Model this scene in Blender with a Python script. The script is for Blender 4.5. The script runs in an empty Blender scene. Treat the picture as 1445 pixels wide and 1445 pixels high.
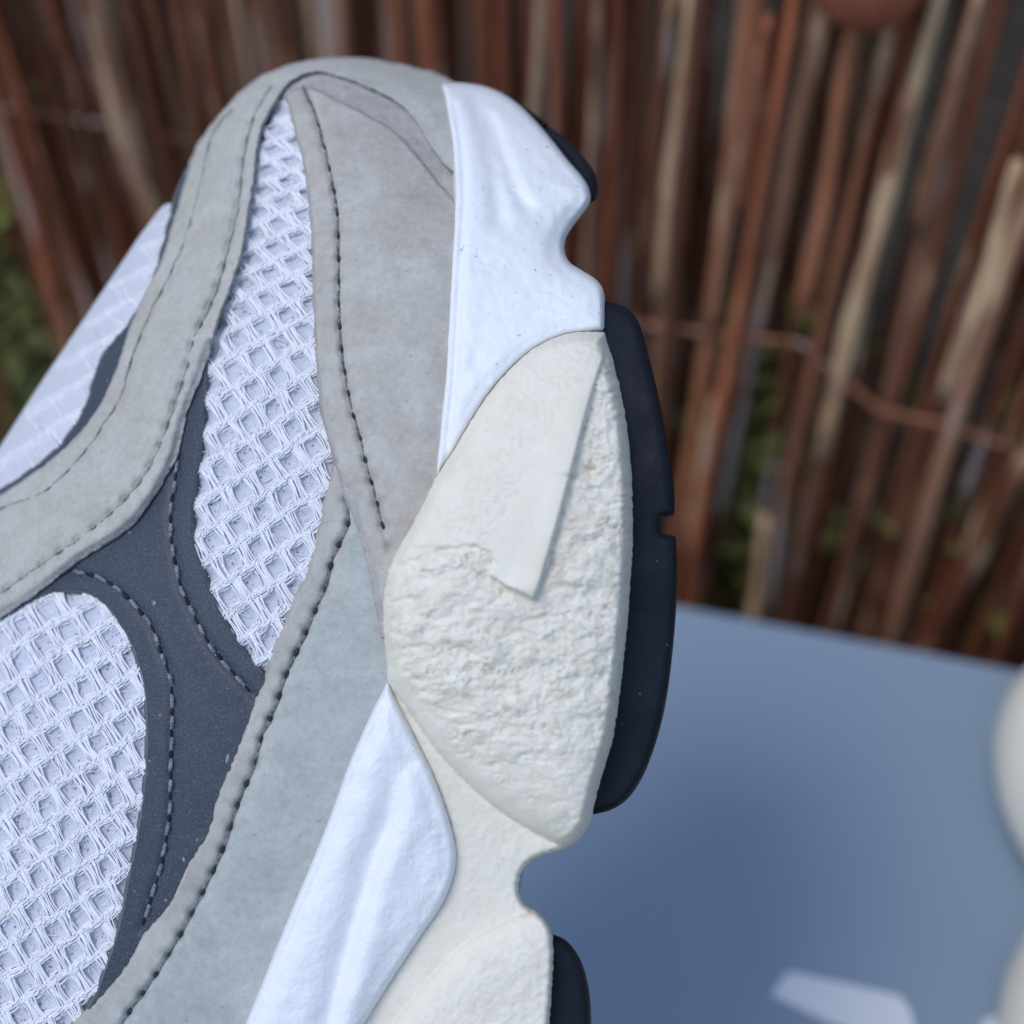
import bpy, math, random
import numpy as np
from mathutils import Vector, Matrix
from mathutils.kdtree import KDTree
from mathutils.geometry import delaunay_2d_cdt

random.seed(7)
RNG = np.random.RandomState(7)
sc = bpy.context.scene
COL = sc.collection

# ------------------------------------------------------------------ camera, sky, sun, exposure
CAM_H = 0.53
PITCH = math.radians(45)            # looking down by 45 degrees
FPX = 1800.0                        # focal length in photo pixels (photo 1445 wide)
D = 0.18                            # distance of the plane in focus
K = D / FPX                         # metres per photo pixel on that plane
CX = 722.5
cam = bpy.data.cameras.new('camera')
camo = bpy.data.objects.new('camera', cam)
COL.objects.link(camo)
camo.location = (0, 0, CAM_H)
camo.rotation_euler = (math.pi / 2 - PITCH, 0, 0)
cam.sensor_width = 36
cam.lens = FPX / 1445.0 * 36
cam.clip_start = 0.01
cam.clip_end = 200
cam.dof.use_dof = True
cam.dof.focus_distance = D + 0.004
cam.dof.aperture_fstop = cam.lens / 4.6
sc.camera = camo

SUN_EL, SUN_AZ = math.radians(64), math.radians(-118)     # azimuth from +Y (towards the fence), negative = left
w = bpy.data.worlds.new('World')
sc.world = w
w.use_nodes = True
nt = w.node_tree
bg = nt.nodes['Background']
sky = nt.nodes.new('ShaderNodeTexSky')
sky.sky_type = 'NISHITA'
sky.sun_disc = False
sky.sun_elevation = SUN_EL
sky.sun_rotation = SUN_AZ
sky.air_density = 1.0
sky.dust_density = 1.0
sky.ozone_density = 1.0
nt.links.new(sky.outputs[0], bg.inputs[0])
bg.inputs[1].default_value = 0.15
sun = bpy.data.lights.new('sun', 'SUN')
sun.energy = 0.9
sun.angle = math.radians(22)
sun.color = (0.97, 0.99, 1.0)
suno = bpy.data.objects.new('sun', sun)
COL.objects.link(suno)
sd = Vector((math.sin(SUN_AZ) * math.cos(SUN_EL), math.cos(SUN_AZ) * math.cos(SUN_EL), math.sin(SUN_EL)))
suno.rotation_euler = sd.to_track_quat('Z', 'Y').to_euler()
suno.location = sd * 3
vs = sc.view_settings
vs.view_transform = 'Standard'
vs.look = 'None'
vs.exposure = 0.38
vs.gamma = 1
vs.use_curve_mapping = False
sc.cycles.use_denoising = True
sc.cycles.max_bounces = 8

# ------------------------------------------------------------------ helpers
def tag(o, label=None, cat=None, group=None, kind=None):
    if label: o['label'] = label
    if cat: o['category'] = cat
    if group: o['group'] = group
    if kind: o['kind'] = kind
    return o

def empty(name, loc=(0, 0, 0), rot=(0, 0, 0)):
    o = bpy.data.objects.new(name, None)
    o.empty_display_size = 0.02
    COL.objects.link(o)
    o.location = loc
    o.rotation_euler = rot
    return o

def mesh_obj(name, verts, faces, mats, parent=None, smooth=True, fmat=None):
    me = bpy.data.meshes.new(name)
    me.from_pydata([tuple(v) for v in verts], [], [tuple(f) for f in faces])
    for m in (mats if isinstance(mats, (list, tuple)) else [mats]):
        me.materials.append(m)
    if smooth:
        me.polygons.foreach_set('use_smooth', [True] * len(me.polygons))
    if fmat is not None:
        me.polygons.foreach_set('material_index', list(fmat))
    me.update()
    o = bpy.data.objects.new(name, me)
    COL.objects.link(o)
    if parent is not None:
        o.parent = parent
    return o

# --- numpy noise
_T = RNG.rand(512, 512)
def vnoise(x, y):
    x = np.asarray(x, float); y = np.asarray(y, float)
    xi = np.floor(x).astype(int); yi = np.floor(y).astype(int)
    fx = x - xi; fy = y - yi
    fx = fx * fx * fx * (fx * (fx * 6 - 15) + 10); fy = fy * fy * fy * (fy * (fy * 6 - 15) + 10)
    a = _T[xi % 512, yi % 512]; b = _T[(xi + 1) % 512, yi % 512]
    c = _T[xi % 512, (yi + 1) % 512]; d = _T[(xi + 1) % 512, (yi + 1) % 512]
    return (a * (1 - fx) + b * fx) * (1 - fy) + (c * (1 - fx) + d * fx) * fy
def fbm(x, y, o=4, g=0.5):
    s = 0; a = 1; t = 0
    for i in range(o):
        s = s + a * vnoise(x * 2 ** i + 17.3 * i, y * 2 ** i + 5.1 * i); t += a; a *= g
    return s / t * 2 - 1
def ridged(x, y, o=3):
    s = 0; a = 1; t = 0
    for i in range(o):
        n = vnoise(x * 2 ** i + 31.7 * i, y * 2 ** i + 11.9 * i) * 2 - 1
        s = s + a * (1 - np.abs(n) * 2.2).clip(-1, 1); t += a; a *= 0.55
    return s / t
def sstep(a, b, x):
    t = np.clip((x - a) / (b - a), 0, 1)
    return t * t * (3 - 2 * t)

# --- 2-D curves (photo pixels); a third element marks a corner
def cr_open(P, step):
    P = np.asarray(P, float)
    if len(P) == 2:
        n = max(1, int(np.hypot(*(P[1] - P[0])) / step))
        t = np.linspace(0, 1, n + 1)[:, None]
        return P[0] * (1 - t) + P[1] * t
    Q = np.vstack([2 * P[0] - P[1], P, 2 * P[-1] - P[-2]])
    out = []
    for i in range(len(P) - 1):
        p0, p1, p2, p3 = Q[i], Q[i + 1], Q[i + 2], Q[i + 3]
        t0 = 0; t1 = t0 + max(1e-6, np.hypot(*(p1 - p0)) ** .5); t2 = t1 + max(1e-6, np.hypot(*(p2 - p1)) ** .5); t3 = t2 + max(1e-6, np.hypot(*(p3 - p2)) ** .5)
        n = max(1, int(round(np.hypot(*(p2 - p1)) / step)))
        t = np.linspace(t1, t2, n + 1)[:-1, None]
        A1 = (t1 - t) / (t1 - t0) * p0 + (t - t0) / (t1 - t0) * p1
        A2 = (t2 - t) / (t2 - t1) * p1 + (t - t1) / (t2 - t1) * p2
        A3 = (t3 - t) / (t3 - t2) * p2 + (t - t2) / (t3 - t2) * p3
        B1 = (t2 - t) / (t2 - t0) * A1 + (t - t0) / (t2 - t0) * A2
        B2 = (t3 - t) / (t3 - t1) * A2 + (t - t1) / (t3 - t1) * A3
        out.append((t2 - t) / (t2 - t1) * B1 + (t - t1) / (t2 - t1) * B2)
    out.append(P[-1:])
    return np.vstack(out)
def cr_closed(pts, step):
    idx = [i for i, p in enumerate(pts) if len(p) > 2]
    if not idx:
        P = [p[:2] for p in pts]
        P2 = P[-3:] + P + P[:3]
        C = [cr_open(P2, step)]
        full = np.vstack(C)
        a = np.argmin(np.hypot(*(full - np.array(P[0])).T))
        # cut the lap between the two occurrences of the first point
        d = np.hypot(*(full - np.array(P[0])).T)
        hits = np.where(d < 1e-6)[0]
        return full[hits[0]:hits[-1]] if len(hits) > 1 else full[a:]
    pts = pts[idx[0]:] + pts[:idx[0]]
    idx = [i for i, p in enumerate(pts) if len(p) > 2] + [len(pts)]
    pts = pts + [pts[0]]
    out = []
    for a, b in zip(idx[:-1], idx[1:]):
        out.append(cr_open([p[:2] for p in pts[a:b + 1]], step)[:-1])
    return np.vstack(out)
def resample(P, step):
    d = np.r_[0, np.cumsum(np.hypot(*np.diff(P, axis=0).T))]
    n = max(2, int(d[-1] / step))
    t = np.linspace(0, d[-1], n + 1)
    return np.c_[np.interp(t, d, P[:, 0]), np.interp(t, d, P[:, 1])]
def nearest(Q, P):
    kd = KDTree(len(P))
    for i, p in enumerate(P.tolist()): kd.insert((p[0], p[1], 0.0), i)
    kd.balance(); f = kd.find
    return np.array([f((q[0], q[1], 0.0))[1] for q in np.asarray(Q).tolist()], int)
def dist_line(Q, P, closed=False):
    A = P if not closed else np.vstack([P, P[:1]])
    if np.hypot(*np.diff(A, axis=0).T).max() > 4.5: A = densify(A, 4.0)
    k = nearest(Q, A); n = len(A)
    best = np.full(len(Q), 1e18)
    for o in (-1, 0):
        i0 = k + o; i1 = i0 + 1
        if closed: i0 = i0 % (n - 1); i1 = (i1 - 1) % (n - 1) + 1 if False else i0 + 1
        else: i0 = np.clip(i0, 0, n - 2); i1 = i0 + 1
        a = A[i0]; b = A[i1] - a; q = Q - a
        t = np.clip((q * b).sum(1) / ((b ** 2).sum(1) + 1e-9), 0, 1)
        best = np.minimum(best, ((q - t[:, None] * b) ** 2).sum(1))
    return np.sqrt(best)
def densify(A, step):
    out = []
    for a, b in zip(A[:-1], A[1:]):
        n = max(1, int(math.ceil(np.hypot(*(b - a)) / step)))
        t = np.arange(n)[:, None] / n
        out.append(a + (b - a) * t)
    out.append(A[-1:]); return np.vstack(out)
def inside(Q, P):
    # scan-line raster of the polygon at half-pixel pitch, then a look-up
    x0, y0 = P[:, 0], P[:, 1]; x1, y1 = np.roll(x0, -1), np.roll(y0, -1)
    h = 0.5; ya = y0.min() - 1; xa = x0.min() - 1
    ny = int((y0.max() - ya + 1) / h) + 2; nx = int((x0.max() - xa + 1) / h) + 2
    msk = np.zeros((ny, nx), bool)
    for r in range(ny):
        y = ya + (r + 0.5) * h
        c = (y0 > y) != (y1 > y)
        if not c.any(): continue
        xs = np.sort((x1[c] - x0[c]) * (y - y0[c]) / (y1[c] - y0[c]) + x0[c])
        ii = np.clip(np.round((xs - xa) / h).astype(int), 0, nx)
        for u, v in zip(ii[0::2], ii[1::2]): msk[r, u:v] = True
    qx = ((Q[:, 0] - xa) / h).astype(int); qy = ((Q[:, 1] - ya) / h).astype(int)
    ok = (qx >= 0) & (qx < nx) & (qy >= 0) & (qy < ny)
    out = np.zeros(len(Q), bool)
    out[ok] = msk[qy[ok], qx[ok]]
    return out

# ------------------------------------------------------------------ materials
def mat(name, base, rough=0.7, spec=0.3):
    m = bpy.data.materials.new(name)
    m.use_nodes = True
    b = m.node_tree.nodes['Principled BSDF']
    b.inputs['Base Color'].default_value = (*base, 1)
    b.inputs['Roughness'].default_value = rough
    b.inputs['Specular IOR Level'].default_value = spec
    return m
def N(m, t, **kw):
    n = m.node_tree.nodes.new(t)
    for k, v in kw.items():
        if k in n.inputs: n.inputs[k].default_value = v
        else: setattr(n, k, v)
    return n
def L(m, a, b): m.node_tree.links.new(a, b)
def coords(m, scale=(1, 1, 1), src='Object'):
    tc = N(m, 'ShaderNodeTexCoord'); mp = N(m, 'ShaderNodeMapping')
    mp.inputs['Scale'].default_value = scale
    L(m, tc.outputs[src], mp.inputs['Vector'])
    return mp.outputs[0]
def noise(m, vec, scale, detail=3, rough=0.55, dist=0.0, ntype='FBM'):
    n = N(m, 'ShaderNodeTexNoise')
    n.noise_type = ntype
    n.inputs['Scale'].default_value = scale; n.inputs['Detail'].default_value = detail
    n.inputs['Roughness'].default_value = rough; n.inputs['Distortion'].default_value = dist
    L(m, vec, n.inputs['Vector'])
    return n.outputs['Fac']
def ramp(m, fac, stops):
    r = N(m, 'ShaderNodeValToRGB')
    e = r.color_ramp.elements
    while len(e) < len(stops): e.new(0.5)
    for el, (p, c) in zip(e, stops):
        el.position = p; el.color = (*c, 1) if len(c) == 3 else c
    L(m, fac, r.inputs[0])
    return r.outputs[0]
def mix(m, fac, a, b, bt='MIX'):
    n = N(m, 'ShaderNodeMix'); n.data_type = 'RGBA'; n.blend_type = bt
    for s, v in ((n.inputs[0], fac), (n.inputs[6], a), (n.inputs[7], b)):
        if hasattr(v, 'is_output'): L(m, v, s)
        else: s.default_value = v if isinstance(v, float) else (*v, 1)
    return n.outputs[2]
def bump(m, h, strength, dist, prev=None):
    n = N(m, 'ShaderNodeBump')
    n.inputs['Strength'].default_value = strength; n.inputs['Distance'].default_value = dist
    L(m, h, n.inputs['Height'])
    if prev is not None: L(m, prev, n.inputs['Normal'])
    return n.outputs[0]
def bsdf(m): return m.node_tree.nodes['Principled BSDF']

def nubuck(name, a, b, c):
    m = mat(name, a, 0.85, 0.25); v = coords(m)
    f = noise(m, v, 75, 5, 0.6, 0.6)
    col = ramp(m, f, [(0.36, a), (0.5, b), (0.62, c)])
    col = mix(m, 0.28, col, ramp(m, noise(m, v, 190, 4, 0.65), [(0.34, (0.38, 0.37, 0.36)), (0.5, (0.5, 0.5, 0.5)), (0.66, (0.62, 0.62, 0.62))]), 'OVERLAY')
    g = noise(m, v, 900, 3, 0.7)
    col = mix(m, 0.22, col, ramp(m, g, [(0.35, (0.33, 0.33, 0.32)), (0.5, (0.5, 0.5, 0.5)), (0.68, (0.66, 0.66, 0.66))]), 'OVERLAY')
    sp = noise(m, v, 2200, 1, 0.5)
    col = mix(m, ramp(m, sp, [(0.70, (0, 0, 0)), (0.80, (0.5, 0.5, 0.5))]), col, (0.66, 0.66, 0.66))
    dk = noise(m, v, 1500, 1, 0.5)
    col = mix(m, ramp(m, dk, [(0.22, (0.35, 0.35, 0.35)), (0.30, (0, 0, 0))]), col, (0.16, 0.16, 0.15))
    L(m, col, bsdf(m).inputs['Base Color'])
    n1 = bump(m, noise(m, v, 220, 3, 0.6), 0.35, 0.0006)
    n2 = bump(m, noise(m, v, 1600, 3, 0.7), 0.35, 0.00022, n1)
    L(m, n2, bsdf(m).inputs['Normal'])
    bsdf(m).inputs['Sheen Weight'].default_value = 0.15
    bsdf(m).inputs['Sheen Roughness'].default_value = 0.5
    return m
M = {}
M['strap'] = nubuck('nubuck_pale', (0.442, 0.422, 0.363), (0.476, 0.463, 0.417), (0.455, 0.450, 0.417))
M['toe'] = nubuck('nubuck_toe', (0.453, 0.403, 0.345), (0.453, 0.424, 0.379), (0.483, 0.468, 0.433))
M['quarter'] = nubuck('nubuck_cool', (0.396, 0.414, 0.400), (0.428, 0.446, 0.428), (0.456, 0.460, 0.428))

M['strip'] = nubuck('nubuck_border', (0.40, 0.38, 0.34), (0.44, 0.42, 0.385), (0.47, 0.455, 0.42))
def rawedge(name, a, b):
    m = mat(name, a, 0.95, 0.1); v = coords(m)
    L(m, ramp(m, noise(m, v, 420, 4, 0.7), [(0.3, a), (0.7, b)]), bsdf(m).inputs['Base Color'])
    L(m, bump(m, noise(m, v, 1100, 3, 0.7), 0.7, 0.0004), bsdf(m).inputs['Normal'])
    return m
M['cut'] = rawedge('suede_cut_edge', (0.36, 0.335, 0.32), (0.50, 0.475, 0.455))
M['cut_warm'] = rawedge('suede_cut_edge_warm', (0.36, 0.33, 0.30), (0.52, 0.49, 0.44))

m = M['slate'] = mat('slate_overlay', (0.075, 0.092, 0.125), 0.55, 0.45); v = coords(m)
g = noise(m, v, 3200, 2, 0.6)
col = ramp(m, g, [(0.36, (0.025, 0.034, 0.052)), (0.5, (0.038, 0.049, 0.073)), (0.64, (0.051, 0.065, 0.094)), (0.74, (0.12, 0.13, 0.16))])
sp = noise(m, v, 700, 1, 0.4)
col = mix(m, ramp(m, sp, [(0.76, (0, 0, 0)), (0.79, (0.6, 0.6, 0.6))]), col, (0.4, 0.42, 0.46))
L(m, col, bsdf(m).inputs['Base Color'])
L(m, bump(m, noise(m, v, 2500, 2, 0.6), 0.25, 0.0001), bsdf(m).inputs['Normal'])
M['slate_edge'] = rawedge('slate_cut_edge', (0.10, 0.115, 0.135), (0.17, 0.18, 0.20))

m = M['yarn'] = mat('white_yarn', (0.84, 0.84, 0.88), 0.75, 0.3); v = coords(m)
L(m, bump(m, noise(m, v, 2600, 2, 0.6), 0.5, 0.0002), bsdf(m).inputs['Normal'])
m = M['net'] = mat('white_net_backing', (0.72, 0.72, 0.80), 0.85, 0.2); v = coords(m)
vo = N(m, 'ShaderNodeTexVoronoi'); vo.inputs['Scale'].default_value = 1150; L(m, v, vo.inputs['Vector'])
hole = ramp(m, vo.outputs['Distance'], [(0.17, (1, 1, 1)), (0.30, (0, 0, 0))])
sel = ramp(m, noise(m, v, 260, 1, 0.5), [(0.46, (0, 0, 0)), (0.54, (1, 1, 1))])
f = mix(m, 1.0, hole, sel, 'MULTIPLY')
L(m, mix(m, f, (0.60, 0.61, 0.69), (0.22, 0.22, 0.25)), bsdf(m).inputs['Base Color'])
L(m, bump(m, noise(m, v, 1500, 3, 0.7), 0.6, 0.0003), bsdf(m).inputs['Normal'])

m = M['net_pale'] = mat('white_fine_net', (0.60, 0.61, 0.67), 0.85, 0.2); v = coords(m, (1, 2.2, 1))
L(m, bump(m, noise(m, v, 700, 3, 0.6), 0.6, 0.0004), bsdf(m).inputs['Normal'])
m = M['white_foam'] = mat('white_moulded_foam', (0.84, 0.85, 0.86), 0.5, 0.35); v = coords(m)
n1 = bump(m, noise(m, v, 600, 3, 0.6), 0.22, 0.0004)
pit = ramp(m, noise(m, v, 1300, 1, 0.4), [(0.24, (0, 0, 0)), (0.31, (1, 1, 1))])
n2 = bump(m, pit, 0.35, 0.0003, n1)
L(m, n2, bsdf(m).inputs['Normal'])
spk = ramp(m, noise(m, v, 900, 2, 0.5), [(0.24, (0.5, 0.5, 0.48)), (0.30, (0.84, 0.85, 0.86))])
L(m, spk, bsdf(m).inputs['Base Color'])
m = M['white_wrinkle'] = mat('white_wrinkled_foam', (0.84, 0.85, 0.87), 0.45, 0.4); v = coords(m, (1.15, 0.8, 0.6))
wr = noise(m, v, 520, 2, 0.45, 1.6)
rw = ramp(m, wr, [(0.40, (1, 1, 1)), (0.47, (0.2, 0.2, 0.2)), (0.50, (0, 0, 0)), (0.53, (0.2, 0.2, 0.2)), (0.60, (1, 1, 1))])
n1 = bump(m, rw, 0.2, 0.0004)
n2 = bump(m, noise(m, v, 300, 2, 0.5), 0.25, 0.0006, n1)
L(m, n2, bsdf(m).inputs['Normal'])

m = M['cream'] = mat('cream_crumbling_foam', (0.78, 0.75, 0.67), 0.72, 0.25); v = coords(m)
at = N(m, 'ShaderNodeAttribute'); at.attribute_name = 'wear'
worn = ramp(m, noise(m, v, 380, 4, 0.7), [(0.28, (0.72, 0.64, 0.51)), (0.5, (0.83, 0.77, 0.655)), (0.72, (0.88, 0.835, 0.735))])
skin = ramp(m, noise(m, v, 160, 3, 0.6), [(0.3, (0.77, 0.71, 0.59)), (0.7, (0.82, 0.77, 0.66))])
pits = ramp(m, noise(m, v, 1900, 1, 0.4), [(0.21, (0.6, 0.55, 0.47)), (0.27, (1, 1, 1))])
skin = mix(m, 0.55, skin, pits, 'MULTIPLY')
L(m, mix(m, at.outputs['Fac'], skin, worn), bsdf(m).inputs['Base Color'])
hw = noise(m, coords(m, (0.75, 1.25, 1)), 900, 4, 0.75, 0.5)
hs = noise(m, v, 1300, 3, 0.6)
nb = N(m, 'ShaderNodeBump'); nb.inputs['Distance'].default_value = 0.0006
mm = N(m, 'ShaderNodeMath', operation='MULTIPLY'); L(m, at.outputs['Fac'], mm.inputs[0]); mm.inputs[1].default_value = 0.6
L(m, mm.outputs[0], nb.inputs['Strength']); L(m, hw, nb.inputs['Height'])
L(m, bump(m, hs, 0.28, 0.0002, nb.outputs[0]), bsdf(m).inputs['Normal'])
M['cream_plain'] = mat('cream_foam', (0.80, 0.75, 0.65), 0.6, 0.3)

m = M['rubber'] = mat('navy_rubber', (0.014, 0.019, 0.032), 0.55, 0.14); v = coords(m)
sp = noise(m, v, 800, 1, 0.4)
col = mix(m, ramp(m, sp, [(0.80, (0, 0, 0)), (0.82, (0.4, 0.4, 0.4))]), ramp(m, noise(m, v, 120, 4, 0.6), [(0.3, (0.008, 0.0105, 0.016)), (0.7, (0.013, 0.017, 0.026))]), (0.25, 0.27, 0.3))
L(m, col, bsdf(m).inputs['Base Color'])
L(m, bump(m, noise(m, v, 1300, 3, 0.6), 0.25, 0.0002), bsdf(m).inputs['Normal'])
L(m, ramp(m, noise(m, v, 200, 3, 0.6), [(0.3, (0.42,) * 3), (0.7, (0.62,) * 3)]), bsdf(m).inputs['Roughness'])

def thread(name, a, b):
    m = mat(name, a, 0.7, 0.3); v = coords(m)
    L(m, ramp(m, noise(m, v, 1500, 2, 0.6), [(0.35, a), (0.65, b)]), bsdf(m).inputs['Base Color'])
    return m
M['thread_grey'] = thread('grey_thread', (0.11, 0.12, 0.14), (0.28, 0.30, 0.34))
M['hole_shade_black'] = thread('black_hole_shade', (0.008, 0.009, 0.011), (0.02, 0.02, 0.024))  # near-black put in as the shade inside the slate seams' needle holes
M['thread_hole_taupe'] = thread('taupe_thread_and_hole', (0.10, 0.096, 0.092), (0.30, 0.29, 0.28))  # thread on toe and quarter; on the strap it paints needle-hole shade
M['hole_shade_dark'] = thread('dark_taupe_hole_shade', (0.022, 0.020, 0.019), (0.05, 0.048, 0.045))  # painted shade of the needle holes along the toe and quarter seams
M['thread_pale'] = thread('pale_thread', (0.30, 0.29, 0.26), (0.44, 0.43, 0.40))

# ------------------------------------------------------------------ ground
m = M['soil'] = mat('dark_soil', (0.05, 0.04, 0.03), 0.95, 0.1); v = coords(m)
L(m, ramp(m, noise(m, v, 30, 5, 0.65), [(0.3, (0.022, 0.018, 0.013)), (0.6, (0.055, 0.042, 0.03)), (0.8, (0.06, 0.07, 0.03))]), bsdf(m).inputs['Base Color'])
L(m, bump(m, noise(m, v, 60, 5, 0.7), 0.8, 0.01), bsdf(m).inputs['Normal'])
gx = np.linspace(-1, 1, 41); gx = np.sign(gx) * (np.abs(gx) * 0.8 + 30 * np.abs(gx) ** 7)
V = [(x, y + 0.3, 0.012 * float(fbm(np.array(x * 6 + 40), np.array(y * 6 + 40))) - 0.012) for y in gx for x in gx]
F = [(j * 41 + i, j * 41 + i + 1, j * 41 + 42 + i, j * 41 + 41 + i) for j in range(40) for i in range(40)]
tag(mesh_obj('ground', V, F, M['soil']), 'dark bare soil under the box and the fence', kind='structure')

# ------------------------------------------------------------------ reed fence
FYAW = math.radians(-17)
FROOT = Vector((0.0, 0.425, 0.0))
m = M['reed'] = mat('brown_reed', (0.1, 0.05, 0.03), 0.6, 0.3)
oi = N(m, 'ShaderNodeObjectInfo')
tc = N(m, 'ShaderNodeTexCoord')
cmb = N(m, 'ShaderNodeCombineXYZ'); L(m, oi.outputs['Random'], cmb.inputs[0]); L(m, oi.outputs['Random'], cmb.inputs[2])
sc3 = N(m, 'ShaderNodeVectorMath', operation='SCALE'); L(m, cmb.outputs[0], sc3.inputs[0]); sc3.inputs['Scale'].default_value = 37.0
ad = N(m, 'ShaderNodeVectorMath', operation='ADD'); L(m, tc.outputs['Object'], ad.inputs[0]); L(m, sc3.outputs[0], ad.inputs[1])
def mp_(scale):
    n = N(m, 'ShaderNodeMapping'); n.inputs['Scale'].default_value = scale; L(m, ad.outputs[0], n.inputs['Vector']); return n.outputs[0]
base = ramp(m, oi.outputs['Random'], [(0.0, (0.20, 0.055, 0.024)), (0.12, (0.40, 0.13, 0.062)), (0.25, (0.10, 0.036, 0.020)), (0.4, (0.46, 0.18, 0.09)), (0.52, (0.13, 0.044, 0.022)), (0.64, (0.34, 0.17, 0.10)), (0.76, (0.10, 0.042, 0.026)), (0.88, (0.30, 0.09, 0.042)), (1.0, (0.44, 0.29, 0.19))])
streak = noise(m, mp_((420, 420, 16)), 1, 5, 0.7)
base = mix(m, 0.9, base, ramp(m, streak, [(0.3, (0.15, 0.14, 0.14)), (0.5, (0.5, 0.5, 0.5)), (0.68, (0.86, 0.83, 0.80))]), 'OVERLAY')
pat = noise(m, mp_((70, 70, 13)), 1, 4, 0.65)
base = mix(m, ramp(m, pat, [(0.57, (0, 0, 0)), (0.70, (0.9,) * 3)]), base, (0.78, 0.54, 0.33))
gr = noise(m, mp_((48, 48, 6.5)), 1.3, 2, 0.5)
base = mix(m, ramp(m, gr, [(0.60, (0, 0, 0)), (0.68, (0.8,) * 3)]), base, (0.5, 0.42, 0.38))
mo = noise(m, mp_((30, 30, 14)), 1.0, 3, 0.6)
base = mix(m, ramp(m, mo, [(0.66, (0, 0, 0)), (0.74, (0.6,) * 3)]), base, (0.07, 0.085, 0.025))
L(m, base, bsdf(m).inputs['Base Color'])
L(m, bump(m, streak, 0.6, 0.001), bsdf(m).inputs['Normal'])
m = M['reed_pale'] = mat('pale_peeled_reed', (0.42, 0.33, 0.22), 0.6, 0.3); v = coords(m, (260, 260, 30))
L(m, ramp(m, noise(m, v, 1, 4, 0.6), [(0.30, (0.30, 0.13, 0.065)), (0.46, (0.58, 0.37, 0.21)), (0.66, (0.82, 0.60, 0.37))]), bsdf(m).inputs['Base Color'])
m = M['reed_red'] = mat('red_brown_stub', (0.22, 0.07, 0.04), 0.7, 0.2); v = coords(m)
L(m, ramp(m, noise(m, v, 90, 4, 0.6), [(0.3, (0.22, 0.065, 0.03)), (0.7, (0.38, 0.13, 0.07))]), bsdf(m).inputs['Base Color'])

def reed_mesh(rad, length, seed, material, rings=16, sides=7, wander=0.004):
    r = random.Random(seed); V = []; F = []
    ph = [r.uniform(0, 6.28) for _ in range(6)]
    nodes = [r.uniform(0.05, 0.95) for _ in range(3)]
    for i in range(rings + 1):
        t = i / rings; z = t * length
        ox = wander * (math.sin(t * 5 + ph[0]) + 0.5 * math.sin(t * 13 + ph[1]))
        oy = wander * (math.sin(t * 4 + ph[2]) + 0.5 * math.sin(t * 11 + ph[3]))
        rr = rad * (1.08 - 0.22 * t) * (1 + 0.08 * math.sin(t * 23 + ph[4]))
        for nz in nodes: rr *= 1 + 0.22 * math.exp(-((t - nz) / 0.02) ** 2)
        for k in range(sides):
            a = 2 * math.pi * k / sides
            V.append((ox + rr * math.cos(a), oy + rr * math.sin(a) * 0.9, z))
    for i in range(rings):
        for k in range(sides):
            F.append((i * sides + k, i * sides + (k + 1) % sides, (i + 1) * sides + (k + 1) % sides, (i + 1) * sides + k))
    F.append(tuple(range(sides))[::-1]); F.append(tuple(range(rings * sides, rings * sides + sides)))
    me = bpy.data.meshes.new('reed')
    me.from_pydata(V, [], F); me.materials.append(material)
    me.polygons.foreach_set('use_smooth', [True] * len(me.polygons)); me.update()
    return me
fence = empty('reed_fence', FROOT, (0, 0, FYAW))
tag(fence, 'blurred reed fence of upright reddish brown sticks behind the sneaker', 'fence')
variants = [reed_mesh(random.uniform(0.0020, 0.0038), 0.9, 100 + i, M['reed'], wander=0.003) for i in range(14)]
def fence_local(px, py, dy=0.0):
    # where the photo's ray meets the fence face, in the fence's own frame
    a, b = (px - CX) / FPX, (CX - py) / FPX
    s, c = math.sin(PITCH), math.cos(PITCH)
    d = Vector((a, c + b * s, -s + b * c)); o = Vector((0, 0, CAM_H))
    n = Vector((-math.sin(FYAW), math.cos(FYAW), 0))
    p = FROOT + n * dy
    t = (p - o).dot(n) / d.dot(n)
    q = o + d * t - FROOT
    return Matrix.Rotation(-FYAW, 3, 'Z') @ q
GAPS = [(fence_local(40, 500).x, 0.017), (fence_local(1062, 720).x, 0.007)]
def add_reed(x, y, z, me, tilt=0.02, s=1.0):
    o = bpy.data.objects.new('reed', me); COL.objects.link(o); o.parent = fence
    o.location = (x, y, z); o.rotation_euler = (random.gauss(0, 0.012), random.gauss(0, tilt), random.uniform(0, 6.28)); o.scale = (s, s, 1)
    return o
x = -0.42
while x < 0.46:
    if not any(abs(x - g) < wd for g, wd in GAPS) :
        add_reed(x, random.uniform(-0.006, 0.004), -0.03 + random.uniform(-0.03, 0), random.choice(variants), 0.02, random.uniform(0.75, 1.3))
    x += random.uniform(0.0036, 0.0076)
x = -0.44
while x < 0.48:
    if True:
        add_reed(x, random.uniform(0.014, 0.026), -0.03, random.choice(variants), 0.035, random.uniform(0.9, 1.6))
    x += random.uniform(0.0075, 0.0125)
x = -0.46
while x < 0.50:
    add_reed(x, random.uniform(0.034, 0.046), -0.03, random.choice(variants), 0.05, random.uniform(1.2, 1.9))
    x += random.uniform(0.008, 0.014)
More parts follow.
